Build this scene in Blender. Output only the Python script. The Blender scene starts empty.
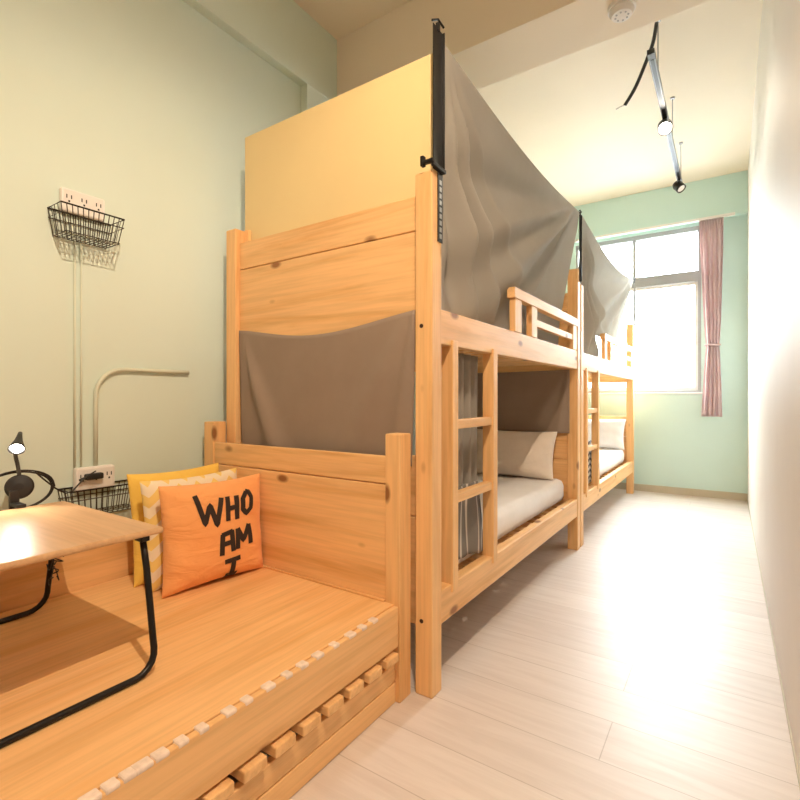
import bpy, bmesh, math, random
from mathutils import Vector, Matrix
random.seed(7)
C = bpy.context.scene.collection
PI = math.pi

# ------------------------------------------------------------------ materials
def new_mat(name):
    m = bpy.data.materials.new(name); m.use_nodes = True
    nt = m.node_tree
    b = nt.nodes['Principled BSDF']
    return m, nt, b

def ramp(nt, fac, stops):
    r = nt.nodes.new('ShaderNodeValToRGB')
    el = r.color_ramp.elements
    while len(el) < len(stops): el.new(0.5)
    for e, (p, c) in zip(el, stops):
        e.position = p; e.color = (c[0], c[1], c[2], 1)
    nt.links.new(fac, r.inputs[0])
    return r.outputs[0]

def coords(nt, scale=(1,1,1), rand=True):
    tc = nt.nodes.new('ShaderNodeTexCoord')
    v = tc.outputs['Object']
    if rand:
        oi = nt.nodes.new('ShaderNodeObjectInfo')
        mul = nt.nodes.new('ShaderNodeVectorMath'); mul.operation = 'SCALE'
        mul.inputs[0].default_value = (7.3, 5.1, 9.7)
        nt.links.new(oi.outputs['Random'], mul.inputs['Scale'])
        add = nt.nodes.new('ShaderNodeVectorMath'); add.operation = 'ADD'
        nt.links.new(v, add.inputs[0]); nt.links.new(mul.outputs[0], add.inputs[1])
        v = add.outputs[0]
    mp = nt.nodes.new('ShaderNodeMapping'); mp.inputs['Scale'].default_value = scale
    nt.links.new(v, mp.inputs['Vector'])
    return mp.outputs[0]

def noise(nt, vec, scale, detail=4, rough=.55, dist=0):
    n = nt.nodes.new('ShaderNodeTexNoise')
    n.inputs['Scale'].default_value = scale; n.inputs['Detail'].default_value = detail
    n.inputs['Roughness'].default_value = rough; n.inputs['Distortion'].default_value = dist
    nt.links.new(vec, n.inputs['Vector'])
    return n.outputs['Fac']

def mixc(nt, fac, a, b, mode='MIX'):
    m = nt.nodes.new('ShaderNodeMix'); m.data_type = 'RGBA'; m.blend_type = mode
    for s, v in ((m.inputs[0], fac), (m.inputs[6], a), (m.inputs[7], b)):
        if isinstance(v, (int, float)): s.default_value = v
        elif isinstance(v, (tuple, list)): s.default_value = (v[0], v[1], v[2], 1)
        else: nt.links.new(v, s)
    return m.outputs[2]

def bump(nt, b, h, strength=.2, dist=.01):
    bp = nt.nodes.new('ShaderNodeBump'); bp.inputs['Strength'].default_value = strength
    bp.inputs['Distance'].default_value = dist
    nt.links.new(h, bp.inputs['Height']); nt.links.new(bp.outputs[0], b.inputs['Normal'])

def plain(name, col, rough=.6, metal=0, var=.06, nscale=6, bumpy=0, spec=.5):
    m, nt, b = new_mat(name)
    v = coords(nt)
    f = noise(nt, v, nscale, 3)
    c2 = tuple(max(0, c*(1-var)) for c in col); c1 = tuple(min(1, c*(1+var*.6)) for c in col)
    nt.links.new(ramp(nt, f, [(.3, c2), (.7, c1)]), b.inputs['Base Color'])
    b.inputs['Roughness'].default_value = rough; b.inputs['Metallic'].default_value = metal
    b.inputs['Specular IOR Level'].default_value = spec
    if bumpy:
        bump(nt, b, noise(nt, v, nscale*25, 2), bumpy, .002)
    return m

def pine(name, axis, light=(.86,.52,.235), dark=(.72,.385,.145), rough=.45, knots=True):
    m, nt, b = new_mat(name)
    sc = [14, 14, 14]; sc[axis] = 1.1
    v = coords(nt, tuple(sc))
    f = noise(nt, v, 1.0, 5, .6, .6)
    base = ramp(nt, f, [(.30, dark), (.52, light), (.75, tuple(min(1, c*1.07) for c in light))])
    sc2 = [90, 90, 90]; sc2[axis] = 3
    v2 = coords(nt, tuple(sc2))
    f2 = noise(nt, v2, 1.0, 2, .5)
    base = mixc(nt, .22, base, ramp(nt, f2, [(.35, (.55,.55,.55)), (.6, (1,1,1))]), 'MULTIPLY')
    if knots:
        sk = [7, 7, 7]; sk[axis] = 3.4
        v3 = coords(nt, tuple(sk))
        vo = nt.nodes.new('ShaderNodeTexVoronoi'); vo.inputs['Scale'].default_value = 1.0
        nt.links.new(v3, vo.inputs['Vector'])
        kf = ramp(nt, vo.outputs['Distance'], [(.07, (1,1,1)), (.14, (0,0,0))])
        base = mixc(nt, kf, base, (.30,.12,.04))
    nt.links.new(base, b.inputs['Base Color'])
    b.inputs['Roughness'].default_value = rough
    b.inputs['Specular IOR Level'].default_value = .35
    bump(nt, b, f2, .08, .002)
    return m

def cloth(name, col, col2=None, trans=.25, weave=900, wrinkle=0):
    m, nt, b = new_mat(name)
    v = coords(nt, rand=False)
    f = noise(nt, v, 5, 4, .6)
    col2 = col2 or tuple(c*.9 for c in col)
    base = ramp(nt, f, [(.35, col2), (.65, col)])
    nt.links.new(base, b.inputs['Base Color'])
    b.inputs['Roughness'].default_value = .85
    b.inputs['Specular IOR Level'].default_value = .2
    b.inputs['Sheen Weight'].default_value = .15
    if wrinkle:
        mp = nt.nodes.new('ShaderNodeMapping'); mp.inputs['Scale'].default_value = (9, 6, 17)
        nt.links.new(v, mp.inputs['Vector'])
        bump(nt, b, noise(nt, mp.outputs[0], 1, 3, .5, 1.6), wrinkle, .02)
    else:
        bump(nt, b, noise(nt, v, weave, 1), .12, .001)
    if trans:
        t = nt.nodes.new('ShaderNodeBsdfTranslucent'); nt.links.new(base, t.inputs['Color'])
        mx = nt.nodes.new('ShaderNodeMixShader'); mx.inputs[0].default_value = trans
        out = nt.nodes['Material Output']
        nt.links.new(b.outputs[0], mx.inputs[1]); nt.links.new(t.outputs[0], mx.inputs[2])
        nt.links.new(mx.outputs[0], out.inputs['Surface'])
    return m

def emis(name, col, strength):
    m, nt, b = new_mat(name)
    b.inputs['Base Color'].default_value = (*col, 1)
    b.inputs['Emission Color'].default_value = (*col, 1)
    b.inputs['Emission Strength'].default_value = strength
    return m

def stripes(name, ca, cb, scale, zig, vec_scale=(1,1,1)):
    """chevron / zigzag bands across a cushion or cloth (object Y and Z)."""
    m, nt, b = new_mat(name)
    tc = nt.nodes.new('ShaderNodeTexCoord')
    sp = nt.nodes.new('ShaderNodeSeparateXYZ'); nt.links.new(tc.outputs['Object'], sp.inputs[0])
    def mth(op, a, bb=None):
        n = nt.nodes.new('ShaderNodeMath'); n.operation = op
        for i, v in enumerate((a, bb)):
            if v is None: continue
            if isinstance(v, (int, float)): n.inputs[i].default_value = v
            else: nt.links.new(v, n.inputs[i])
        return n.outputs[0]
    pp = mth('PINGPONG', mth('MULTIPLY', sp.outputs['Y'], zig), .5)
    s = mth('FRACT', mth('ADD', mth('MULTIPLY', sp.outputs['Z'], scale), pp))
    k = mth('GREATER_THAN', s, .5)
    nt.links.new(mixc(nt, k, ca, cb), b.inputs['Base Color'])
    b.inputs['Roughness'].default_value = .85; b.inputs['Specular IOR Level'].default_value = .2
    return m

M = {}
M['pine_x'] = pine('pine_x', 0); M['pine_y'] = pine('pine_y', 1); M['pine_z'] = pine('pine_z', 2)
M['deck'] = pine('deck_wood', 1, (.88,.53,.24), (.79,.43,.165), .4, knots=False)
M['desk'] = pine('desk_wood', 0, (.62,.37,.19), (.55,.31,.15), .36, knots=False)
M['mint'] = plain('mint_paint', (.655,.755,.675), .6, var=.025, nscale=2)
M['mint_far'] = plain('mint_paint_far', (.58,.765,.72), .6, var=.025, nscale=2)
M['white_wall'] = plain('white_paint', (.84,.80,.755), .6, var=.03, nscale=2)
M['ceiling'] = plain('ceiling_paint', (.84,.75,.62), .7, var=.02, nscale=2)
M['yellow'] = plain('yellow_board', (.78,.60,.30), .5, var=.03, nscale=2)
M['black'] = plain('black_metal', (.018,.016,.015), .35, .5, spec=.5)
M['black_plastic'] = plain('black_plastic', (.02,.018,.018), .4)
M['steel'] = plain('grey_steel', (.42,.42,.42), .35, .8)
M['white_plastic'] = plain('white_plastic', (.82,.79,.76), .4, var=.02)
M['alu'] = plain('window_aluminium', (.36,.365,.37), .4, .1, var=.02)
M['track_grey'] = plain('track_grey', (.16,.155,.155), .35, .3)
M['wire'] = plain('wire_metal', (.10,.095,.085), .35, .7)
M['conduit'] = plain('pale_conduit', (.66,.70,.58), .5, var=.02)
M['baseb'] = plain('skirting', (.52,.47,.36), .6)
M['sheet'] = cloth('white_sheet', (.82,.79,.78), (.76,.73,.71), 0)
M['pillow'] = cloth('pillow_linen', (.76,.67,.58), (.71,.62,.53), 0, wrinkle=.3)
M['pillow_w'] = cloth('pillow_white', (.82,.79,.77), None, 0)
M['grey'] = cloth('grey_curtain_cloth', (.56,.525,.475), (.53,.495,.445), .55)
M['grey_dark'] = cloth('taupe_cloth', (.35,.265,.205), (.325,.245,.19), .15)
M['pink'] = cloth('pink_curtain_cloth', (.74,.58,.57), (.67,.52,.52), .3)
M['orange'] = cloth('orange_cotton', (.92,.43,.165), (.89,.40,.145), 0, wrinkle=.45)
M['ywcush'] = cloth('yellow_cotton', (.90,.60,.12), (.86,.54,.10), 0, wrinkle=.35)
M['zig'] = stripes('zigzag_cotton', (.86,.74,.55), (.86,.62,.20), 13, 13)
M['lattice'] = stripes('lattice_cloth', (.60,.59,.58), (.12,.12,.13), 22, 26)
M['ink'] = plain('black_ink', (.03,.018,.015), .8)
M['pale_pad'] = plain('pale_pad', (.86,.69,.58), .5, var=.16, nscale=60)
M['hole'] = plain('dark_hole', (.05,.02,.01), .8)
M['glow_spot'] = emis('spot_glow', (1,.93,.82), 60)
M['glow_bulb'] = emis('bulb_glow', (1,.95,.85), 40)

def floor_mat():
    m, nt, b = new_mat('whitewashed_planks')
    tc = nt.nodes.new('ShaderNodeTexCoord')
    mp = nt.nodes.new('ShaderNodeMapping')
    mp.inputs['Location'].default_value = (1.21, -1.894+2, 0)
    nt.links.new(tc.outputs['Object'], mp.inputs['Vector'])
    br = nt.nodes.new('ShaderNodeTexBrick')
    br.inputs['Scale'].default_value = 1; br.inputs['Brick Width'].default_value = 1.8
    br.inputs['Row Height'].default_value = .2; br.inputs['Mortar Size'].default_value = .0018
    br.inputs['Mortar Smooth'].default_value = .3
    br.offset = .5; br.offset_frequency = 2
    br.inputs['Color1'].default_value = (.67,.585,.53,1); br.inputs['Color2'].default_value = (.735,.655,.60,1)
    br.inputs['Mortar'].default_value = (.50,.42,.36,1)
    nt.links.new(mp.outputs[0], br.inputs['Vector'])
    v = coords(nt, (1.2, 16, 1), rand=False)
    f = noise(nt, v, 2.0, 6, .62, .8)
    c = mixc(nt, .55, br.outputs['Color'], ramp(nt, f, [(.3, (.80,.76,.73)), (.6, (1,1,1))]), 'MULTIPLY')
    nt.links.new(c, b.inputs['Base Color'])
    b.inputs['Roughness'].default_value = .33
    b.inputs['Specular IOR Level'].default_value = .75
    nr = ramp(nt, f, [(.2, (.47,.47,.47)), (.8, (.38,.38,.38))])
    nt.links.new(nr, b.inputs['Roughness'])
    inv = nt.nodes.new('ShaderNodeMath'); inv.operation = 'SUBTRACT'; inv.inputs[0].default_value = 1
    nt.links.new(br.outputs['Fac'], inv.inputs[1])
    bump(nt, b, inv.outputs[0], .25, .002)
    return m
M['floor'] = floor_mat()

def glass_mat():
    m, nt, b = new_mat('window_glass')
    t = nt.nodes.new('ShaderNodeBsdfTransparent'); t.inputs[0].default_value = (.96,.98,.97,1)
    g = nt.nodes.new('ShaderNodeBsdfGlossy'); g.inputs['Roughness'].default_value = .02
    mx = nt.nodes.new('ShaderNodeMixShader'); mx.inputs[0].default_value = .05
    nt.links.new(t.outputs[0], mx.inputs[1]); nt.links.new(g.outputs[0], mx.inputs[2])
    nt.links.new(mx.outputs[0], nt.nodes['Material Output'].inputs['Surface'])
    return m
M['glass'] = glass_mat()

# ------------------------------------------------------------------ mesh helpers
def box(bm, x0, x1, y0, y1, z0, z1, bev=.0025, rot=None, piv=None):
    r = bmesh.ops.create_cube(bm, size=1)
    vs = r['verts']
    c = Vector(((x0+x1)/2, (y0+y1)/2, (z0+z1)/2))
    for v in vs:
        v.co = Vector((v.co.x*(x1-x0), v.co.y*(y1-y0), v.co.z*(z1-z0))) + c
    if rot is not None:
        p = piv or c
        for v in vs: v.co = rot @ (v.co-p) + p
    if bev > 0:
        es = list({e for v in vs for e in v.link_edges})
        bmesh.ops.bevel(bm, geom=es, offset=bev, segments=2, affect='EDGES', profile=.5)

def tube(bm, pts, r, n=8, closed=False, radii=None, caps=True):
    pts = [Vector(p) for p in pts]
    rings = []
    N = len(pts)
    prev = None
    for i, p in enumerate(pts):
        if closed: t = pts[(i+1) % N]-pts[i-1]
        else: t = pts[min(i+1, N-1)]-pts[max(i-1, 0)]
        if t.length < 1e-9: t = Vector((0,0,1))
        t.normalize()
        if prev is None:
            a = Vector((0,0,1)) if abs(t.z) < .9 else Vector((1,0,0))
            u = t.cross(a).normalized()
        else:
            u = (prev - t*prev.dot(t))
            u = u.normalized() if u.length > 1e-6 else t.orthogonal().normalized()
        prev = u
        w = t.cross(u)
        rr = radii[i] if radii else r
        rings.append([bm.verts.new(p + (u*math.cos(2*PI*k/n)+w*math.sin(2*PI*k/n))*rr) for k in range(n)])
    M_ = N if closed else N-1
    for i in range(M_):
        a, b = rings[i], rings[(i+1) % N]
        for k in range(n):
            bm.faces.new((a[k], a[(k+1) % n], b[(k+1) % n], b[k]))
    if not closed and caps:
        bm.faces.new(list(reversed(rings[0]))); bm.faces.new(rings[-1])

def smooth_path(pts, n=8):
    pts = [Vector(p) for p in pts]
    out = []
    P = [pts[0]] + pts + [pts[-1]]
    for i in range(1, len(P)-2):
        for k in range(n):
            t = k/n
            a, b, c, d = P[i-1], P[i], P[i+1], P[i+2]
            out.append(.5*((2*b)+(-a+c)*t+(2*a-5*b+4*c-d)*t*t+(-a+3*b-3*c+d)*t**3))
    out.append(pts[-1])
    return out

def lathe(bm, prof, n=24, mat=None):
    """prof: (radius, height) pairs about local Z, closed at both ends; mat places it."""
    mat = mat or Matrix.Identity(4)
    rings = []
    for r, z in prof:
        rings.append([bm.verts.new(mat @ Vector((r*math.cos(2*PI*k/n), r*math.sin(2*PI*k/n), z))) for k in range(n)])
    for a, b in zip(rings, rings[1:]):
        for k in range(n): bm.faces.new((a[k], a[(k+1) % n], b[(k+1) % n], b[k]))
    if prof[0][0] > 1e-4: bm.faces.new(list(reversed(rings[0])))
    if prof[-1][0] > 1e-4: bm.faces.new(rings[-1])

def grid(bm, fn, nu, nv):
    vs = [[bm.verts.new(fn(i/nu, j/nv)) for j in range(nv+1)] for i in range(nu+1)]
    for i in range(nu):
        for j in range(nv):
            bm.faces.new((vs[i][j], vs[i+1][j], vs[i+1][j+1], vs[i][j+1]))

def obj(name, bm, mat, parent=None, smooth=False, solid=0, label=None, origin=None):
    """Link a bmesh given in world coordinates as one mesh object; children keep world place."""
    bmesh.ops.recalc_face_normals(bm, faces=bm.faces)
    org = Vector((0,0,0))
    if parent is not None:
        p = parent
        while p is not None:
            org += p.location; p = p.parent
        sub = org.copy(); loc = Vector((0,0,0))
    else:
        if origin is None:
            xs = [v.co for v in bm.verts]
            origin = Vector((sum(v.x for v in xs)/len(xs), sum(v.y for v in xs)/len(xs), min(v.z for v in xs)))
        sub = Vector(origin); loc = sub.copy()
    for v in bm.verts: v.co -= sub
    me = bpy.data.meshes.new(name); bm.to_mesh(me); bm.free()
    me.materials.append(M[mat] if isinstance(mat, str) else mat)
    if smooth:
        for p in me.polygons: p.use_smooth = True
    o = bpy.data.objects.new(name, me); C.objects.link(o); o.location = loc
    if parent is not None: o.parent = parent
    if solid:
        md = o.modifiers.new('thickness', 'SOLIDIFY'); md.thickness = solid; md.offset = 0
    if label: o['label'] = label
    return o

def B(name, mat, parent, *dims, bev=.0025, label=None):
    bm = bmesh.new(); box(bm, *dims, bev=bev)
    return obj(name, bm, mat, parent, label=label)

def thing(name, label, cat, loc, group=None):
    o = bpy.data.objects.new(name, None); C.objects.link(o)
    o.location = loc; o.empty_display_size = .1
    o['label'] = label; o['category'] = cat
    if group: o['group'] = group
    return o

def tag(o, label, cat, group=None):
    o['label'] = label; o['category'] = cat
    if group: o['group'] = group
    return o

def struct(name, bm, mat, parent=None):
    o = obj(name, bm, mat, parent, origin=(0,0,0) if parent is None else None)
    o['kind'] = 'structure'
    return o

# ------------------------------------------------------------------ room
XR, XL, XB = .165, -2.11, -2.056
YF, YFB, YN = 6.05, 5.97, -1.6
ZC, ZB = 3.31, 2.895
WX0, WX1, WZ0, WZ1 = -1.52, -.235, 1.10, 2.865
bm = bmesh.new(); box(bm, XL-.1, XR+.1, YN-.1, YF+.12, -.1, 0, 0); struct('floor', bm, 'floor')
bm = bmesh.new(); box(bm, XL-.1, XR+.1, YN-.1, YF+.12, ZC, ZC+.1, 0); struct('ceiling', bm, 'ceiling')
bm = bmesh.new(); box(bm, XL-.1, XL, YN-.1, YF+.12, 0, ZC, 0); struct('wall_left', bm, 'mint')
bm = bmesh.new(); box(bm, XR, XR+.1, YN-.1, YF+.12, 0, ZC, 0); struct('wall_right', bm, 'white_wall')
bm = bmesh.new(); box(bm, XL, XR, YN-.1, YN, 0, ZC, 0); struct('wall_front', bm, 'white_wall')
bm = bmesh.new()
box(bm, XL, XR, YF, YF+.12, 0, WZ0, 0); box(bm, XL, XR, YF, YF+.12, WZ1, ZC, 0)
box(bm, XL, WX0, YF, YF+.12, WZ0, WZ1, 0); box(bm, WX1, XR, YF, YF+.12, WZ0, WZ1, 0)
struct('wall_back', bm, 'mint_far')
bm = bmesh.new(); box(bm, XL, XR, 2.35, 2.70, ZB, ZC, .003); struct('trim_1', bm, 'ceiling')       # beam across the room
bm = bmesh.new(); box(bm, XL, XB, YN, 2.35, ZB, ZC, .003); box(bm, XL, XB, 2.085, 2.46, 0, ZB, .003)
struct('trim_2', bm, 'mint')                                                                      # beam and pillar on the left wall
bm = bmesh.new(); box(bm, XL, XR, YFB, YF, ZB, ZC, .003); struct('trim_3', bm, 'mint_far')         # beam over the window
bm = bmesh.new(); box(bm, XL, XR-.001, YF-.012, YF, 0, .075, .002); struct('baseboard_back', bm, 'baseb')
bm = bmesh.new(); box(bm, XR-.006, XR, YN, YF-.013, 0, .008, .001); struct('baseboard_right', bm, 'baseb')

# window
w = thing('window_1', 'wide aluminium window', 'window', ((WX0+WX1)/2, YF, WZ0))
del w['label']; del w['category']; w['kind'] = 'structure'
bm = bmesh.new()
ya, yb = YF+.01, YF+.09
box(bm, WX0, WX1, ya, yb, WZ0, WZ0+.022); box(bm, WX0, WX1, ya, yb, WZ1-.05, WZ1)
box(bm, WX0, WX0+.03, ya, yb, WZ0+.022, WZ1-.05); box(bm, WX1-.03, WX1, ya, yb, WZ0+.022, WZ1-.05)
struct('window_frame', bm, 'alu', w)
zt0, zt1 = 2.28, 2.395
B('transom', 'alu', w, WX0+.03, WX1-.03, ya, yb, zt0, zt1)['kind'] = 'structure'
xm = -.88
B('mullion', 'alu', w, xm-.018, xm+.018, ya+.01, yb-.01, zt1, WZ1-.05)['kind'] = 'structure'
for (a, b_, z0, z1) in ((WX0+.03, xm-.018, zt1, WZ1-.05), (xm+.018, WX1-.03, zt1, WZ1-.05)):
    bm = bmesh.new(); box(bm, a, b_, YF+.05, YF+.055, z0, z1, 0); struct('pane', bm, 'glass', w)
for (a, b_, dy) in ((WX0+.03, xm+.02, 0), (xm-.02, WX1-.03, .03)):
    bm = bmesh.new()
    y0, y1 = YF+.02+dy, YF+.045+dy
    box(bm, a, a+.03, y0, y1, WZ0+.022, zt0); box(bm, b_-.03, b_, y0, y1, WZ0+.022, zt0)
    box(bm, a+.03, b_-.03, y0, y1, WZ0+.022, WZ0+.06); box(bm, a+.03, b_-.03, y0, y1, zt0-.03, zt0)
    s = struct('sash', bm, 'white_plastic', w)
    bm = bmesh.new(); box(bm, a+.03, b_-.03, y0+.01, y0+.014, WZ0+.06, zt0-.03, 0); struct('pane', bm, 'glass', s)
bm = bmesh.new(); box(bm, WX0-.01, WX1+.01, YF-.018, YF+.012, WZ0-.02, WZ0, .003); struct('window_sill', bm, 'white_plastic', w)

# ------------------------------------------------------------------ bunk beds
XO, XI = -.852, -.922           # front posts
XLO, XLI = -1.982, -1.912       # wall side posts
ZRAIL = (1.24, 1.366); ZLOW = (.232, .352)
def hole(parent, x, y, z, axis='y', r=.007):
    bm = bmesh.new()
    rot = Matrix.Rotation(PI/2, 4, 'X') if axis == 'y' else Matrix.Rotation(PI/2, 4, 'Y')
    lathe(bm, [(0, 0), (r, 0), (r, .0025), (0, .0025)], 12, Matrix.Translation((x, y, z)) @ rot)
    return bm

def bunk(Y0, Y1, label, end_cloth_far, upper_far, zp2):
    t = thing('bunk_bed', label, 'bunk bed', ((XO+XLO)/2, (Y0+Y1)/2, 0), 'pine bunk beds along the room')
    def P(nm, mat, *d, **k): return B(nm, mat, t, *d, **k)
    # four posts
    p1 = P('post', 'pine_z', XI, XO, Y0, Y0+.07, 0, 1.84, bev=.005)
    P('post', 'pine_z', XLO, XLI, Y0, Y0+.07, 0, 1.84, bev=.005)
    P('post', 'pine_z', XI, XO, Y1-.07, Y1, 0, zp2, bev=.005)
    P('post', 'pine_z', XLO, XLI, Y1-.07, Y1, 0, 1.84, bev=.005)
    for z in (1.30, .262):
        bm = bmesh.new()
        lathe(bm, [(0, 0), (.0075, 0), (.0075, .002), (0, .002)], 12, Matrix.Translation((-.895, Y0+.0005, z)) @ Matrix.Rotation(PI/2, 4, 'X'))
        obj('bolt_hole', bm, 'hole', p1)
    # long rails
    for x0, x1 in ((XI+.02, XO-.004), (XLO+.004, XLI-.02)):
        for z0, z1 in (ZRAIL, ZLOW):
            P('side_rail', 'pine_y', x0, x1, Y0+.07, Y1-.07, z0, z1, bev=.004)
    # bases
    for z in (1.255, .27):
        bm = bmesh.new()
        n = 16
        for i in range(n):
            y = Y0+.09+(Y1-Y0-.18)*(i+.5)/n
            box(bm, XLI-.02, XI+.02, y-.035, y+.035, z+.02, z+.04, .002)
        box(bm, XI-.005, XI+.02, Y0+.08, Y1-.08, z, z+.02, .001); box(bm, XLI-.02, XLI+.005, Y0+.08, Y1-.08, z, z+.02, .001)
        obj('slatted_base', bm, 'pine_x', t)
    # end boards between posts
    for k, y in enumerate((Y0+.022, Y1-.048)):
        if k == 0 or upper_far:
            P('end_board', 'pine_x', XLI, XI, y, y+.025, 1.649, 1.774, bev=.004)
            P('end_board', 'pine_x', XLI, XI, y, y+.025, 1.19, 1.646, bev=.004)
        else:
            P('end_rail', 'pine_x', XLI, XI, y, y+.025, 1.21, 1.33, bev=.004)
        P('end_board', 'pine_x', XLI, XI, y, y+.025, .62, .838, bev=.004)
        P('end_board', 'pine_x', XLI, XI, y, y+.025, .232, .617, bev=.004)
    # batten inside the wall-side post
    P('batten', 'pine_z', XLI, XLI+.03, Y0+.047, Y0+.067, .85, 1.84, bev=.002)
    # ladder
    ld = bmesh.new()
    L = thing_part('ladder', t, (XO-.03, Y0+.15, ZLOW[1]))
    for dy in (.15, .53):
        B('ladder_stile', 'pine_z', L, -.902, -.849, Y0+dy, Y0+dy+.045, ZLOW[1]-.03, ZRAIL[0]+.022, bev=.003)
    for z in (.663, .945):
        B('rung', 'pine_y', L, -.892, -.856, Y0+.195, Y0+.53, z-.018, z+.018, bev=.003)
    ld.free()
    # guard rail
    G = thing_part('guard_rail', t, (XO-.03, Y0+.78, ZRAIL[1]))
    g0, g1 = Y0+.79, Y1-.075
    gx0, gx1 = -.885, -.854
    B('top_bar', 'pine_y', G, gx0-.006, gx1+.004, g0, g1, 1.53, 1.582, bev=.003)
    s = (g1-g0)
    for a, b_ in ((.015, .105), (.255, .345), (.90, .985)):
        aa = g0+a if a < .8 else g1-.10; bb = g0+b_ if a < .8 else g1-.012
        B('upright', 'pine_z', G, gx0, gx1, aa, bb, 1.368, 1.53, bev=.003)
    B('middle_bar', 'pine_y', G, gx0+.004, gx1-.004, g0+.345, g1-.10, 1.43, 1.468, bev=.003)
    return t

def thing_part(name, parent, loc):
    o = bpy.data.objects.new(name, None); C.objects.link(o)
    o.parent = parent; o.location = Vector(loc)-parent.location
    o.empty_display_size = .05
    return o

bed1 = bunk(1.47, 3.52, 'nearer pine bunk bed with taupe cloth over its near end', True, True, 1.93)
bed2 = bunk(3.545, 5.87, 'farther pine bunk bed, next to the window', False, False, 1.84)

def angle_pole(parent, x, y0, y1, z0, z1, mat='black', ztail=None):
    bm = bmesh.new()
    box(bm, x, x+.0025, y0, y1, z0, z1, 0)
    box(bm, x, x+.012, y1-.0025, y1, z0, z1, 0)
    o = obj('curtain_pole', bm, mat, parent, label='black angle iron pole' if mat == 'black' else None)
    if ztail:
        bm = bmesh.new()
        box(bm, x+.0002, x+.0030, y1-.034, y1, ztail, z0-.002, 0)
        tl_ = obj('pole_foot', bm, 'black', o)
        for k in range(9):
            bm = bmesh.new()
            z = ztail+.012+k*(z0-ztail-.03)/9
            box(bm, x+.0031, x+.0042, y1-.024, y1-.010, z, z+.016, 0)
            obj('slot', bm, 'steel', tl_)
    bm = bmesh.new()
    box(bm, x-.004, x+.008, (y0+y1)/2-.008, (y0+y1)/2+.008, z1-.012, z1+.018, .003)
    tube(bm, [(x-.006, y0+.006, z1+.016), (x+.002, (y0+y1)/2, z1+.032), (x+.010, y1-.004, z1+.016)], .004)
    obj('pole_hook', bm, 'black', o)
    return o
po = angle_pole(bed1, XO+.0005, 1.474, 1.540, 1.845, 2.35, ztail=1.60)
bm = bmesh.new(); box(bm, -.885, -.838, 1.452, 1.4685, 1.858, 1.872, .003); box(bm, -.848, -.836, 1.455, 1.545, 1.846, 1.860, .002)
box(bm, -.890, -.876, 1.450, 1.469, 1.852, 1.888, .003)
obj('pole_clamp', bm, 'black', po)
angle_pole(bed1, XO+.0005, 3.484, 3.514, 1.85, 2.31)
angle_pole(bed2, XO+.0005, 5.836, 5.862, 1.82, 2.31, mat='steel')

# yellow board rising over the near end
bm = bmesh.new(); box(bm, -1.934, -.868, 1.541, 1.559, 1.78, 2.30, .002)
tag(obj('partition_board', bm, 'yellow'), 'plain yellow board standing above the near end of the bunk bed', 'board')

# ------------------------------------------------------------------ mattresses, pillows
def mattress(y0, y1, label, mat):
    bm = bmesh.new(); box(bm, -1.86, -.932, y0, y1, .332, .485, .045)
    for v in bm.verts:
        v.co.z += .006*math.sin(v.co.y*9+v.co.x*5)*(1 if v.co.z > .4 else 0)
    o = obj('mattress', bm, mat, smooth=True)
    return tag(o, label, 'mattress', 'mattresses on the lower bunks')
mattress(1.56, 3.44, 'white sheeted mattress on the lower bunk of the nearer bed', 'sheet')
mattress(3.64, 5.78, 'white sheeted mattress on the lower bunk nearer the window', 'sheet')

def cushion_fn(center, right, up, nrm, w_, h_, th, puff=1.0, pinch=.06, wr=0, seed=0):
    right = Vector(right).normalized(); up = Vector(up).normalized(); nrm = Vector(nrm).normalized()
    c = Vector(center)
    rnd = random.Random(seed); ph = [rnd.uniform(0, 6.28) for _ in range(6)]
    def f(u, v, side):
        a, b = 2*u-1, 2*v-1
        x = a*(1-pinch*(1-b*b)); y = b*(1-pinch*(1-a*a))
        t = ((1-a**4)*(1-b**4))
        t = max(t, 0)**.55
        if wr:
            edge = (1-abs(a))*3
            t *= 1+wr*(math.sin(9*b+ph[0]+3*a)*math.exp(-2.2*(1-abs(a)))+.6*math.sin(11*a+ph[1]+2*b)*math.exp(-2.2*(1-abs(b))))
        return c + right*(x*w_/2) + up*(y*h_/2) + nrm*(side*th/2*t*puff)
    return f
def cushion(name, fn, mat, n=28):
    bm = bmesh.new()
    sm = lambda t: .5-.5*math.cos(PI*t)
    grid(bm, lambda u, v: fn(sm(u), sm(v), 1), n, n)
    grid(bm, lambda u, v: fn(sm(u), sm(v), -1), n, n)
    bmesh.ops.remove_doubles(bm, verts=bm.verts, dist=1e-5)
    return obj(name, bm, mat, smooth=True)

f = cushion_fn((-1.27, 3.325, .652), (1,0.05,0), (0,.28,.96), (0,-.96,.28), .60, .335, .17, wr=.10, seed=3)
tag(cushion('pillow', f, 'pillow'), 'plump beige pillow leaning at the far end of the nearer lower bunk', 'pillow', 'bunk pillows')
f = cushion_fn((-1.21, 5.665, .65), (1,0.05,0), (0,.32,.95), (0,-.95,.32), .60, .335, .15, wr=.10, seed=5)
tag(cushion('pillow', f, 'pillow_w'), 'white pillow on the lower bunk beside the window wall', 'pillow', 'bunk pillows')

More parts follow.
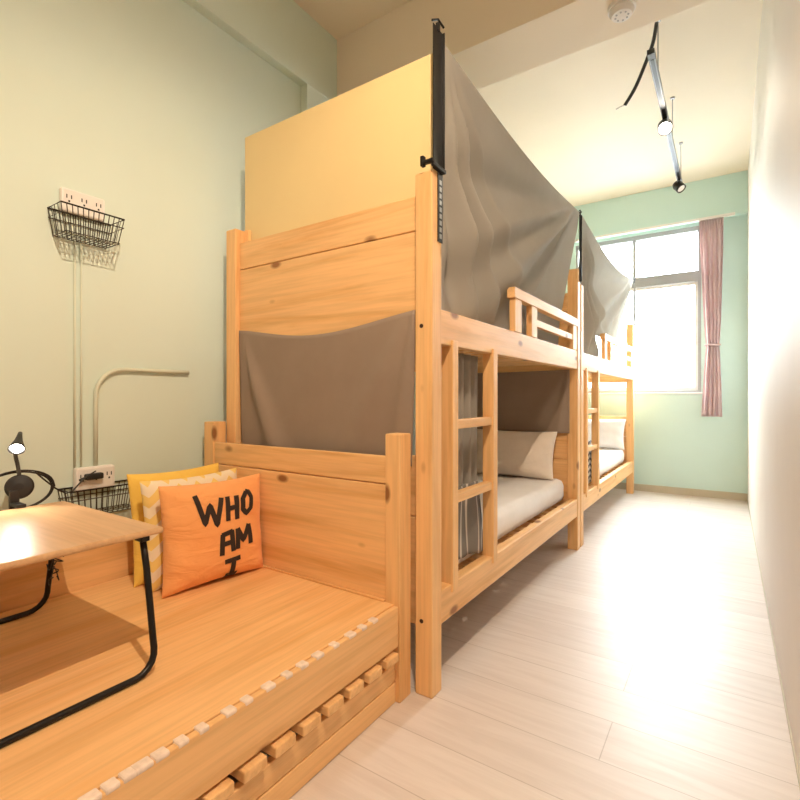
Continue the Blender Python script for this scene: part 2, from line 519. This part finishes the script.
# ------------------------------------------------------------------ grey privacy curtains
def fan_curtain(parent, name, ya, yb, zt, sag, zb, ya_bot, yb_bot, xbase, near, far, seed, hem=None, wav=.004, mat='grey'):
    rnd = random.Random(seed); ph = [rnd.uniform(0, 6.28) for _ in range(5)]
    def fn(s, t):
        # the cloth hangs from two pole tops: folds fan out of both corners
        y = (ya+(yb-ya)*s)*(1-t)+(ya_bot+(yb_bot-ya_bot)*s)*t
        z_top = zt - sag*math.sin(PI*s)
        z = z_top+((hem(s) if hem else zb)-z_top)*t
        dz = zt+.03-z
        a1 = math.atan2(y-ya, dz+.03); a2 = math.atan2(yb-y, dz+.03)
        d1 = math.hypot(y-ya, dz); d2 = math.hypot(yb-y, dz)
        x = 0
        for a0, wd_, am in near: x += 1.2*am*min(1, d1*2.2)*math.exp(-((a1-a0)/wd_)**2)
        for a0, wd_, am in far: x += 1.2*am*min(1, d2*2.2)*math.exp(-((a2-a0)/wd_)**2)
        x += wav*t**1.5*math.sin(y*13+ph[2]+.8*math.sin(y*3)) + wav*.4*t*math.sin(y*29+ph[3])
        x *= min(1, max(0, (y-ya)*6))*min(1, t*5)*(1-.7*t**9)
        x -= .015*math.sin(PI*t*.9)*math.sin(PI*s)
        return Vector(((-.848+(xbase+.848)*min(1, t*1.25))+x, y, z))
    bm = bmesh.new(); grid(bm, fn, 150, 80)
    return obj(name, bm, mat, parent, smooth=True, solid=.003)

c1 = thing('privacy_curtain', 'grey curtain strung from the tall front pole across the nearer upper bunk', 'curtain', (-.93, 2.5, 1.37), 'grey privacy curtains of the bunks')
NF = [(.08,.05,.040), (.20,.04,-.03), (.30,.045,.050), (.42,.04,-.03), (.52,.045,.045), (.66,.05,-.02), (.80,.06,.035)]
FF = [(1.02,.06,.045), (.88,.05,-.03), (1.18,.05,.035), (1.32,.05,-.025)]
fan_curtain(c1, 'curtain_panel', 1.548, 3.475, 2.32, .05, 1.345, 1.548, 2.41, -.922, NF, FF, 4)
fan_curtain(c1, 'back_fold', 3.40, 3.475, 2.31, .0, 1.35, 2.36, 3.30, -.945, [(.3,.1,.02)], [(.1,.06,.025), (.35,.06,.03), (.55,.05,-.02)], 9)
c2 = thing('privacy_curtain', 'pale sunlit curtain across the farther upper bunk, beside the window', 'curtain', (-.93, 4.6, 1.37), 'grey privacy curtains of the bunks')
fan_curtain(c2, 'curtain_panel', 3.55, 5.80, 2.32, .09, 1.375, 3.60, 5.15, -.912, NF, FF, 12,
            hem=lambda s: 1.345 if s < .36 else 1.345+min(1, (s-.36)/.025)*.21)

def folds_curtain(name, y0, y1, z0, z1, x, amp, n, label, mat, spread=0.0, tag_it=True, parent=None, seed=0, group=None):
    rnd = random.Random(seed); ph = rnd.uniform(0, 6)
    def fn(s, t):
        y = y0+(y1-y0)*s + spread*t*(s-.3)
        z = z1+(z0-z1)*t
        xx = x+amp*math.sin(s*n*2*PI+ph+.5*t)*(.6+.4*t)+amp*.4*math.sin(s*n*4.7+ph*2+t*2)
        return Vector((xx, y, z))
    bm = bmesh.new(); grid(bm, fn, 90, 24)
    o = obj(name, bm, mat, parent, smooth=True, solid=.003)
    if tag_it: tag(o, label, 'curtain', group)
    return o
folds_curtain('privacy_curtain', 1.66, 2.05, .50, 1.235, -.95, .016, 6, 'grey gathered curtain behind the ladder of the nearer lower bunk', 'grey', seed=2, group='grey privacy curtains of the bunks')
folds_curtain('privacy_curtain', 3.72, 4.10, .50, 1.235, -.95, .016, 5, 'grey gathered curtain behind the ladder of the farther lower bunk', 'grey', seed=5, group='grey privacy curtains of the bunks')

# ends: cloths
def end_cloth(y, x0, x1, zt, sag, zb, label, seed, inset=.02):
    if seed == 2: inset = 0
    rnd = random.Random(seed); ph = rnd.uniform(0, 6)
    def fn(s, t):
        x = x0+(x1-x0)*s
        x += (inset*t)*(1-2*s)
        ztop = zt-sag*math.sin(PI*s)**1.3
        z = ztop+(zb-ztop)*t
        dz = zt-z
        a1 = math.atan2(x-x0, dz+.05); a2 = math.atan2(x1-x, dz+.05)
        d = .030*(math.exp(-((a1-.42)/.10)**2)*min(1, dz*4) + .8*math.exp(-((a2-.50)/.14)**2)*min(1, dz*4)
                  + .4*math.exp(-((a2-.16)/.07)**2))
        d += .006*math.sin(PI*s)
        return Vector((x, y-d, z))
    bm = bmesh.new(); grid(bm, fn, 80, 30)
    o = obj('end_cloth', bm, 'grey_dark', smooth=True, solid=.002)
    return tag(o, label, 'cloth', 'taupe cloths across the bunk ends')
end_cloth(1.487, -1.908, -.926, 1.362, .055, .80, 'taupe cloth pinned across the near end of the bunk, under two boards', 1)
end_cloth(3.444, -1.90, -.906, 1.238, .006, .80, 'dark cloth at the far end of the nearer lower bunk, above the beige pillow', 2)

# cloths hanging on the lower rails by the ladders
def draped(name, y0, y1, z0, z1, x, mat, label, seed, lean=.1):
    def fn(s, t):
        y = y0+(y1-y0)*s + lean*t*(s-.2)
        return Vector((x+.008*math.sin(s*17+seed)+.006*math.sin(s*7+t*3), y, z1+(z0-z1)*t+.02*math.sin(s*4)*t))
    bm = bmesh.new(); grid(bm, fn, 50, 20)
    return tag(obj(name, bm, mat, smooth=True, solid=.006), label, 'blanket')
M['stitched'] = None
def stitched_mat():
    m, nt, b = new_mat('stitched_grey_cloth')
    tc = nt.nodes.new('ShaderNodeTexCoord')
    wv = nt.nodes.new('ShaderNodeTexWave'); wv.bands_direction = 'Y'
    wv.inputs['Scale'].default_value = 4.2; wv.inputs['Distortion'].default_value = .4
    nt.links.new(tc.outputs['Object'], wv.inputs['Vector'])
    c = ramp(nt, wv.outputs['Fac'], [(.93, (.20,.185,.17)), (.97, (.62,.58,.53))])
    nt.links.new(c, b.inputs['Base Color']); b.inputs['Roughness'].default_value = .9
    return m
M['stitched'] = stitched_mat()
draped('folded_blanket', 1.68, 1.985, .365, .68, -.918, 'stitched', 'dark grey blanket with pale stitching, low behind the nearer ladder', 1)
draped('folded_blanket', 3.76, 4.20, .365, .70, -.918, 'lattice', 'grey and white patterned blanket low behind the farther ladder', 2)

# ------------------------------------------------------------------ daybed in the foreground
db = thing('daybed', 'low pine daybed with slatted base and solid headboard in the foreground', 'bed', (-1.5, .6, 0))
YH0, YH1 = 1.389, 1.459
ZD = .335
def D(nm, mat, *d, **k): return B(nm, mat, db, *d, **k)
D('post', 'pine_z', -.9946, -.9316, YH0, YH1, 0, .922, bev=.004)
D('post', 'pine_z', -2.036, -1.966, YH0, YH1, 0, .935, bev=.004)
D('headboard', 'pine_x', -1.966, -.9946, 1.395, 1.42, .745, .842, bev=.004)
D('headboard', 'pine_x', -1.966, -.9946, 1.395, 1.42, .20, .742, bev=.004)
Y_END = -.75
D('deck', 'deck', -2.0, -.957, Y_END, 1.392, ZD-.02, ZD, bev=.002)
D('side_rail', 'pine_y', -.955, -.937, Y_END, 1.387, .195, ZD-.002, bev=.003)
D('side_rail', 'pine_y', -2.03, -2.005, Y_END, 1.387, .195, .50, bev=.003)
D('base_board', 'pine_y', -.972, -.950, Y_END, 1.387, .072, .134, bev=.003)
D('base_board', 'pine_y', -.970, -.948, Y_END, 1.387, .002, .070, bev=.003)
D('base_board', 'pine_y', -2.0, -1.98, Y_END, 1.387, .002, .145, bev=.003)
y = 1.335
while y > Y_END+.05:
    D('slat', 'pine_x', -1.99, -.922, y-.034, y+.034, .158, .186, bev=.004)
    y -= .0945
for yy in (1.257,1.20,1.143,1.07,1.002,.942,.887,.826,.76,.71,.641,.593,.547,.511,.483,.452,.417,.38,.34,.30,.26):
    l = random.uniform(.012, .020)
    D('edge_pad', 'pale_pad', -.962, -.9355, yy-l, yy+l, ZD-.010, ZD+.002, bev=.004)
# ledge trim at the headboard foot
D('headboard_trim', 'pine_x', -1.966, -.9946, 1.383, 1.394, ZD, ZD+.008, bev=.002)

# cushions on the daybed
f = cushion_fn((-1.875, 1.168, .545), (0,1,0), (-.12,0,.99), (.99,0,.12), .405, .425, .095, wr=.08, seed=8)
tag(cushion('cushion', f, 'ywcush'), 'plain yellow cushion, rearmost of the three on the daybed', 'cushion', 'cushions on the daybed')
f = cushion_fn((-1.768, 1.168, .537), (0,1,0), (-.10,0,.99), (.99,0,.10), .425, .41, .095, wr=.08, seed=9)
tag(cushion('cushion', f, 'zig'), 'cream cushion with yellow zigzag pattern, sandwiched between two plain cushions', 'cushion', 'cushions on the daybed')
ofn = cushion_fn((-1.655, 1.178, .532), (0.09,1,-.01), (-.06,0,1), (1,-.09,.06), .425, .395, .11, wr=.14, seed=4)
oc = cushion('cushion', ofn, 'orange', 40)
tag(oc, 'orange cushion with black hand-painted words WHO AM I', 'cushion', 'cushions on the daybed')
def ribbon(bm, pts, wd):
    P = []
    for i in range(len(pts)-1):
        (a, b), (c, d) = pts[i], pts[i+1]
        n = max(2, int(math.hypot(c-a, d-b)/.015))
        for k in range(n): P.append((a+(c-a)*k/n, b+(d-b)*k/n))
    P.append(pts[-1])
    L = []
    for i, (a, b) in enumerate(P):
        q0 = P[max(0, i-1)]; q1 = P[min(len(P)-1, i+1)]
        tx, ty = q1[0]-q0[0], q1[1]-q0[1]; l = math.hypot(tx, ty) or 1
        nx, ny = -ty/l*wd/2, tx/l*wd/2
        e = Vector((1, -.09, .06))*.0022
        row = [bm.verts.new(ofn(a+nx*s, b+ny*s, 1)+e) for s in (-1, 0, 1)]
        L.append(row)
    for r0, r1 in zip(L, L[1:]):
        for k in range(2): bm.faces.new((r0[k], r0[k+1], r1[k+1], r1[k]))
letters = [
    ('letter_W', [[(.255,.90),(.325,.61),(.385,.79),(.445,.58),(.50,.85)]]),
    ('letter_H', [[(.565,.85),(.56,.60)],[(.66,.845),(.66,.60)],[(.56,.725),(.66,.73)]]),
    ('letter_O', [[(.77,.865),(.725,.80),(.725,.69),(.765,.64),(.815,.69),(.825,.80),(.80,.855),(.76,.868)]]),
    ('letter_A', [[(.485,.26),(.495,.475)],[(.485,.465),(.60,.49)],[(.59,.50),(.605,.28)],[(.495,.37),(.60,.38)]]),
    ('letter_M', [[(.655,.29),(.655,.505)],[(.655,.505),(.715,.37),(.785,.525)],[(.785,.525),(.80,.32)]]),
    ('letter_I', [[(.515,.185),(.68,.20)],[(.605,.19),(.60,.03)],[(.545,.028),(.66,.03)]]),
]
for nm, strokes in letters:
    bm = bmesh.new()
    for s in strokes: ribbon(bm, s, .050)
    bm.verts.ensure_lookup_table()
    for v in bm.verts: v.co -= oc.location
    me = bpy.data.meshes.new(nm); bm.to_mesh(me); bm.free(); me.materials.append(M['ink'])
    o = bpy.data.objects.new('letter', me); C.objects.link(o); o.parent = oc
    o['label'] = 'black painted letter ' + nm[-1]

# ------------------------------------------------------------------ bed desk
ZT = .70
dk = thing('bed_desk', 'small folding bed desk with black tube legs standing on the daybed', 'table', (-1.565, .54, ZD))
bm = bmesh.new(); box(bm, -1.865, -1.264, .22, .742, ZT-.017, ZT, .006)
obj('tabletop', bm, 'desk', dk)
for sx in (1, -1):
    xt = -1.565+sx*.262; xf = -1.565+sx*.335
    xm_ = lambda z: xt+(xf-xt)*((ZT-.02-z)/(ZT-.02-ZD-.01))
    y1, y0 = .715, .25
    zb = ZD+.009
    pts = [(xt, y1-.012, ZT-.019), (xm_(.60), y1-.010, .60), (xm_(.50), y1-.012, .50), (xm_(.42), y1-.014, .42)]
    for k in range(6):
        a = k/5*PI/2
        pts.append((xm_(zb+.055*(1-math.sin(a))), y1-.014-.055*(1-math.cos(a)), zb+.055*(1-math.sin(a))))
    pts += [(xf, .4825, zb)]
    half = pts[:]
    mir = [(p[0], y0+(y1-p[1]), p[2]) for p in reversed(half[:-1])]
    bm = bmesh.new(); tube(bm, half+mir, .0085, 12)
    lg = obj('leg', bm, 'black', dk, smooth=True)
    for yy in (y1-.012, y0+.012):
        B('bracket', 'black', lg, xt-.018, xt+.018, yy-.012, yy+.012, ZT-.035, ZT-.0172, bev=.003)
# cable tie bundle on the rear leg
bm = bmesh.new()
rnd = random.Random(3)
for k in range(9):
    c = Vector((-1.845+rnd.uniform(-.012,.012), .70+rnd.uniform(-.012,.016), .60-.02*k))
    tube(bm, smooth_path([c+Vector((rnd.uniform(-.02,.02), rnd.uniform(-.02,.025), rnd.uniform(-.02,.02))) for _ in range(5)], 4), .0018, 5)
tag(obj('coiled_cable', bm, 'black_plastic', smooth=True), 'bunched black cable tied at the rear leg of the small desk', 'cable')

# ------------------------------------------------------------------ clip lamp
lp = thing('clip_lamp', 'black gooseneck clip lamp, lit, at the rear edge of the desk', 'lamp', (-1.90, .66, ZT))
Lx, Ly = -1.915, .632
bm = bmesh.new()
vd = Vector((.8, -.25, .25)).normalized()
rot = Vector((0,0,1)).rotation_difference(Vector((.93,-.36,.1))).to_matrix().to_4x4()
lathe(bm, [(0, -.012), (.034, -.012), (.039, -.006), (.039, .006), (.034, .012), (.012, .016), (0, .016)], 28, Matrix.Translation((Lx, Ly, ZT+.058)) @ rot)
obj('lamp_body', bm, 'black_plastic', lp, smooth=False)
bm = bmesh.new()
box(bm, -1.915, -1.845, .602, .628, ZT+.0005, ZT+.012, .003); box(bm, -1.915, -1.845, .602, .628, ZT-.036, ZT-.0175, .003)
box(bm, -1.915, -1.900, .602, .628, ZT-.034, ZT+.05, .003)
obj('clamp', bm, 'black_plastic', lp)
bm = bmesh.new()
tube(bm, smooth_path([(Lx, Ly, ZT+.09), (Lx-.004, Ly-.004, ZT+.13), (Lx-.010, Ly-.008, ZT+.165), (Lx-.010, Ly-.002, ZT+.195), (Lx, Ly, ZT+.214)], 6), .006, 10)
obj('gooseneck', bm, 'wire', lp, smooth=True)
bm = bmesh.new()
hd = Matrix.Translation((Lx+.002, Ly-.002, ZT+.215)) @ Vector((0,0,-1)).rotation_difference(Vector((.72,-.36,-.60))).to_matrix().to_4x4()
lathe(bm, [(0, .030), (.006, .028), (.008, .010), (.012, -.015), (.020, -.040), (.023, -.052), (.021, -.052), (.016, -.04), (0, -.036)], 24, hd)
obj('lamp_shade', bm, 'black_plastic', lp, smooth=True)
bm = bmesh.new(); lathe(bm, [(0, -.038), (.013, -.040), (.017, -.048), (.012, -.056), (0, -.058)], 20, hd)
obj('bulb', bm, 'glow_bulb', lp, smooth=True, label='glowing white bulb')
# loop of flex around the lamp, running to the plug
bm = bmesh.new()
cen = Vector((-1.975, .650, .735))
pts = []
for k in range(27):
    a = k/12*2*PI*.5*2
    r = .105+.006*math.sin(a*.7)
    pts.append(cen+Vector((.006*math.sin(a)-.0008*k, math.cos(a)*r, math.sin(a)*r*.62)))
pts += [Vector((-2.0, .80, .70)), Vector((-2.0, .86, .745)), Vector((-2.02, .91, .765))]
tube(bm, smooth_path(pts, 3), .0028, 7)
obj('flex', bm, 'black_plastic', lp, smooth=True)

# ------------------------------------------------------------------ sockets, wire baskets, conduits on the left wall
def socket_block(y0, y1, z0, z1, x1, label, nslots):
    t = thing('power_outlet', label, 'power outlet', (XL, (y0+y1)/2, z0), 'white outlet boxes on the left wall')
    bm = bmesh.new(); box(bm, XL+.0005, x1, y0, y1, z0, z1, .008)
    obj('outlet_box', bm, 'white_plastic', t)
    for i in range(nslots):
        bm = bmesh.new()
        yc = y0+(y1-y0)*(i+.5)/nslots; zc = (z0+z1)/2+.006
        for dy in (-.008, .008): box(bm, x1-.001, x1+.0008, yc+dy-.0018, yc+dy+.0018, zc, zc+.014, 0)
        box(bm, x1-.001, x1+.0008, yc-.003, yc+.003, zc-.014, zc-.007, 0)
        obj('socket_slots', bm, 'black_plastic', t)
    return t
def basket(y0, y1, z0, z1, depth, label, seed):
    t = thing('wire_basket', label, 'wire basket', (XL+.02, (y0+y1)/2, z0), 'wire baskets under the outlets')
    xa, xb = XL+.006, XL+depth
    def loop(z, yi, r):
        bm = bmesh.new()
        a, b_ = y0+yi, y1-yi
        tube(bm, [(xa, a, z), (xb, a, z), (xb, b_, z), (xa, b_, z)], r, 6, closed=True); return bm
    obj('rim', loop(z1, 0, .0032), 'black', t); obj('rim', loop(z1-.035, .002, .0022), 'wire', t)
    zb = z0; yi = .018
    bm = loop(zb, yi, .002)
    n = 12
    for i in range(n+1):
        s = i/n
        ya_ = y0+(y1-y0)*s; yb_ = y0+yi+(y1-y0-2*yi)*s
        tube(bm, [(xb, ya_, z1), (xb-.012, yb_, zb), (xa, yb_, zb), (xa, ya_, z1)], .0018, 5)
    for i in range(1, 4):
        s = i/4
        x = xa+(xb-xa)*s; xx = xa+(xb-.012-xa)*s
        tube(bm, [(x, y0, z1), (xx, y0+yi, zb), (xx, y1-yi, zb), (x, y1, z1)], .0014, 5)
    o = obj('wire_mesh', bm, 'wire', t); o['kind'] = 'stuff'
    return t
socket_block(.818, .975, 1.755, 1.845, XL+.028, 'upper white double outlet box, high on the left wall', 3)
basket(.782, 1.005, 1.655, 1.755, .115, 'upper small wire basket hanging high on the left wall', 1)
socket_block(.865, 1.01, .685, .775, XL+.035, 'lower white outlet box with a black plug, behind the desk', 3)
basket(.815, 1.085, .60, .70, .11, 'lower black wire basket behind the desk, beside the yellow cushion', 2)
bm = bmesh.new(); box(bm, XL+.037, XL+.062, .89, .955, .728, .752, .006)
tube(bm, [(XL+.052, .89, .738), (XL+.058, .868, .732)], .005, 8)
tag(obj('power_adapter', bm, 'black_plastic'), 'black plug pushed into the lower white outlet box', 'plug')

bm = bmesh.new(); tube(bm, [(XL+.006, .872, .776), (XL+.006, .872, 1.655)], .0045, 8)
tag(obj('conduit', bm, 'conduit', smooth=True), 'left of two thin straight cables running between the outlet boxes', 'cable', 'pale cables on the left wall')
bm = bmesh.new(); tube(bm, [(XL+.006, .895, .776), (XL+.006, .895, 1.655)], .004, 8)
tag(obj('conduit', bm, 'conduit', smooth=True), 'right of two thin straight cables running between the outlet boxes', 'cable', 'pale cables on the left wall')
pts = [(XL+.012, .945, .776), (XL+.012, .945, 1.03)]
for k in range(1, 9):
    a = k/8*PI/2; pts.append((XL+.012, .945+.11*(1-math.cos(a)), 1.055+.11*math.sin(a)))
pts += [(XL+.012, 1.2, 1.165), (XL+.012, 1.35, 1.165)]
bm = bmesh.new(); tube(bm, pts, .0085, 10)
tag(obj('conduit_pipe', bm, 'conduit', smooth=True), 'pale green pipe rising from the lower outlet and bending right', 'pipe')

# ------------------------------------------------------------------ ceiling things
sd = thing('smoke_detector', 'round white smoke detector under the ceiling beam', 'smoke detector', (-.416, 2.50, ZB))
bm = bmesh.new(); lathe(bm, [(0, 0), (.062, 0), (.062, -.018), (0, -.018)], 32, Matrix.Translation((-.416, 2.50, ZB-.0005)))
obj('mount', bm, 'white_plastic', sd)
bm = bmesh.new(); lathe(bm, [(0, -.018), (.052, -.018), (.055, -.03), (.044, -.046), (0, -.048)], 32, Matrix.Translation((-.416, 2.50, ZB-.0005)))
cv = obj('cover', bm, 'white_plastic', sd)
bm = bmesh.new()
for k in range(8):
    a = k/8*2*PI
    lathe(bm, [(0, 0), (.005, 0), (.005, -.002), (0, -.002)], 8, Matrix.Translation((-.416+.028*math.cos(a), 2.50+.028*math.sin(a), ZB-.0478)))
obj('vent_hole', bm, 'steel', cv)['kind'] = 'stuff'

TX, TZ = -.353, 2.95
tl = thing('track_light', 'black ceiling track on hanging rods carrying two spotlights', 'track light', (TX, 4.1, ZC))
bm = bmesh.new(); box(bm, TX-.018, TX+.018, 3.02, 5.02, TZ-.012, TZ+.012, .002)
tk = obj('track', bm, 'track_grey', tl)
bm = bmesh.new(); box(bm, TX-.019, TX+.019, 3.0, 3.06, TZ-.014, TZ+.014, .002); box(bm, TX-.010, TX+.010, 3.06, 5.02, TZ-.0155, TZ-.0122, 0)
obj('track_cap', bm, 'black', tk)
for yy in (3.29, 4.21, 5.0):
    bm = bmesh.new(); tube(bm, [(TX+.005, yy, TZ+.0125), (TX+.005, yy, ZC-.012)], .004, 8)
    lathe(bm, [(0, 0), (.016, 0), (.016, -.012), (0, -.012)], 14, Matrix.Translation((TX+.005, yy, ZC-.0005)))
    obj('hanging_rod', bm, 'steel', tl)
def head(y, aim, lit, r=.045, ln=.085):
    c = Vector((TX, y, TZ-.075))
    rot = Vector((0,0,1)).rotation_difference(Vector(aim).normalized()).to_matrix().to_4x4()
    mt = Matrix.Translation(c) @ rot
    bm = bmesh.new()
    tube(bm, [(TX, y, TZ-.016), (TX, y, TZ-.045)], .007, 8)
    box(bm, TX-.013, TX+.013, y-.02, y+.02, TZ-.03, TZ-.016, .002)
    lathe(bm, [(0, -ln*.6), (r*.75, -ln*.6), (r, -ln*.3), (r, ln*.5), (r*.88, ln*.5), (r*.8, ln*.3), (0, ln*.28)], 24, mt)
    h = obj('spotlight', bm, 'black', tl)
    bm = bmesh.new(); lathe(bm, [(0, ln*.30), (r*.78, ln*.32), (r*.74, ln*.44), (0, ln*.47)], 24, mt)
    obj('lens', bm, 'glow_spot' if lit else 'white_plastic', h, label='glowing lens' if lit else None)
    return c
h1 = head(3.74, (.10, -.75, -.65), True)
h2 = head(4.87, (.55, -.3, -.75), False, .040, .075)
bm = bmesh.new()
tube(bm, smooth_path([(TX, 3.27, ZC-.03), (-.375, 3.29, 3.18), (-.42, 3.31, 3.08), (-.48, 3.35, 2.98), (-.545, 3.38, 2.905)], 8), .011, 8)
cb = obj('ceiling_cable', bm, 'black_plastic', smooth=True)
tag(cb, 'thick dark cable curving down from the ceiling beside the track', 'cable')
bm = bmesh.new(); tube(bm, smooth_path([(-.545, 3.38, 2.905), (-.57, 3.39, 2.91), (-.60, 3.40, 2.905)], 5), .004, 6)
obj('cable_end', bm, 'white_plastic', cb, smooth=True)

# ------------------------------------------------------------------ pink window curtain
pc = thing('window_curtain', 'pink pleated curtain tied back at the right of the window', 'curtain', (-.13, 5.93, .97))
def pcf(s, t):
    # width profile: full at top, drawn in at the tie, opening again below
    z = 2.865+(.85-2.865)*t
    zt_ = 1.58
    if z > zt_:
        q = (z-zt_)/(2.865-zt_); wd = .105+.105*q**.6; c = -.130-.012*q
    else:
        q = (zt_-z)/(zt_-.85); wd = .105+.075*q**.7; c = -.130-.008*q
    x = c+(s-.5)*wd
    am = .018
    y = 5.918+am*math.sin(s*2*PI*4.5)+.004*math.sin(s*23+t*2)
    if t < .05: y = 5.918+(am*.7)*math.sin(s*2*PI*9)
    return Vector((x, y, z))
bm = bmesh.new(); grid(bm, pcf, 120, 60); obj('curtain_panel', bm, 'pink', pc, smooth=True, solid=.003)
bm = bmesh.new()
pts = [(-.130+.061*math.cos(a), 5.918+.030*math.sin(a), 1.58+.006*math.sin(a*2)) for a in [k/24*2*PI for k in range(24)]]
tube(bm, pts, .010, 8, closed=True); obj('tieback', bm, 'pink', pc, smooth=True)
bm = bmesh.new(); box(bm, -1.60, .06, 5.905, 5.935, 2.868, ZB-.0005, .002)
tag(obj('curtain_rail', bm, 'white_plastic'), 'white curtain rail under the beam above the window', 'curtain rail')

# ------------------------------------------------------------------ outside
ob = thing('building', 'pale building seen faintly through the window', 'building', (-.6, 14, -3))
M['facade'] = plain('pale_facade', (.62,.62,.62), .8)
M['facade_glass'] = plain('facade_glass', (.35,.37,.40), .3)
bm = bmesh.new(); box(bm, -9, 5, 14, 18, -8, 2.4, .02); obj('facade', bm, 'facade', ob)
for i in range(6):
    for j in range(3):
        x = -6.5+i*2; z = -4.2+j*2.1
        B('window', 'facade_glass', ob, x, x+.9, 13.96, 14.0, z, z+1.0, bev=.005)

# ------------------------------------------------------------------ light
wd = bpy.data.worlds.new('sky'); bpy.context.scene.world = wd; wd.use_nodes = True
bg = wd.node_tree.nodes['Background']; bg.inputs[0].default_value = (.90,.96,1,1); bg.inputs[1].default_value = 36.0

_nt = wd.node_tree
_tc = _nt.nodes.new('ShaderNodeTexCoord'); _sp = _nt.nodes.new('ShaderNodeSeparateXYZ')
_nt.links.new(_tc.outputs['Generated'], _sp.inputs[0])
_c = ramp(_nt, _sp.outputs['Z'], [(0.0, (.14,.14,.14)), (.02, (.90,.96,1)), (1, (.84,.93,1))])
_nt.links.new(_c, bg.inputs[0])

def area(name, loc, rot, sx, sy, energy, col, portal=False):
    l = bpy.data.lights.new(name, 'AREA'); l.shape = 'RECTANGLE'; l.size = sx; l.size_y = sy
    l.energy = energy; l.color = col
    o = bpy.data.objects.new(name, l); C.objects.link(o); o.location = loc; o.rotation_euler = rot
    if portal: l.cycles.is_portal = True
    return o
area('daylight_portal', ((WX0+WX1)/2, YF+.125, (WZ0+WZ1)/2), (-PI/2, 0, 0), WX1-WX0, WZ1-WZ0, 1, (1,1,1), True)

def spot(name, loc, aim, energy, col, size, blend, rad=.03):
    l = bpy.data.lights.new(name, 'SPOT'); l.energy = energy; l.color = col
    l.spot_size = math.radians(size); l.spot_blend = blend; l.shadow_soft_size = rad
    o = bpy.data.objects.new(name, l); C.objects.link(o); o.location = loc
    o.rotation_euler = Vector(aim).to_track_quat('-Z', 'Y').to_euler()
    return o
spot('ceiling_lamp_light', (-.03, .30, 3.0), (-.35, .35, -1), 150, (1,.79,.57), 125, .7, .012)
spot('track_spot_light', h1+Vector((.01,-.07,-.05)), (.0, -.6, -.6), 8, (1,.88,.7), 120, .8, .03)
pl = bpy.data.lights.new('desk_bulb', 'SPOT'); pl.energy = 2.4; pl.color = (1,.92,.80); pl.shadow_soft_size = .015
pl.spot_size = math.radians(130); pl.spot_blend = .6
po_ = bpy.data.objects.new('desk_bulb', pl); C.objects.link(po_); po_.location = hd @ Vector((0,0,-.085))
po_.rotation_euler = Vector((.72,-.36,-.60)).to_track_quat('-Z', 'Y').to_euler()

# ------------------------------------------------------------------ camera
cd = bpy.data.cameras.new('camera'); cam = bpy.data.objects.new('camera', cd); C.objects.link(cam)
cam.location = (0, 0, 1.05); cam.rotation_euler = (PI/2, 0, math.radians(33.85))
cd.sensor_width = 36; cd.lens = 489/800*36; cd.shift_y = -3/800; cd.clip_start = .02
bpy.context.scene.camera = cam
vs = bpy.context.scene.view_settings
vs.view_transform = 'Standard'; vs.look = 'None'; vs.gamma = 1; vs.use_curve_mapping = False
vs.exposure = 0.42
sc = bpy.context.scene
sc.cycles.max_bounces = 10; sc.cycles.diffuse_bounces = 6; sc.cycles.sample_clamp_indirect = 8
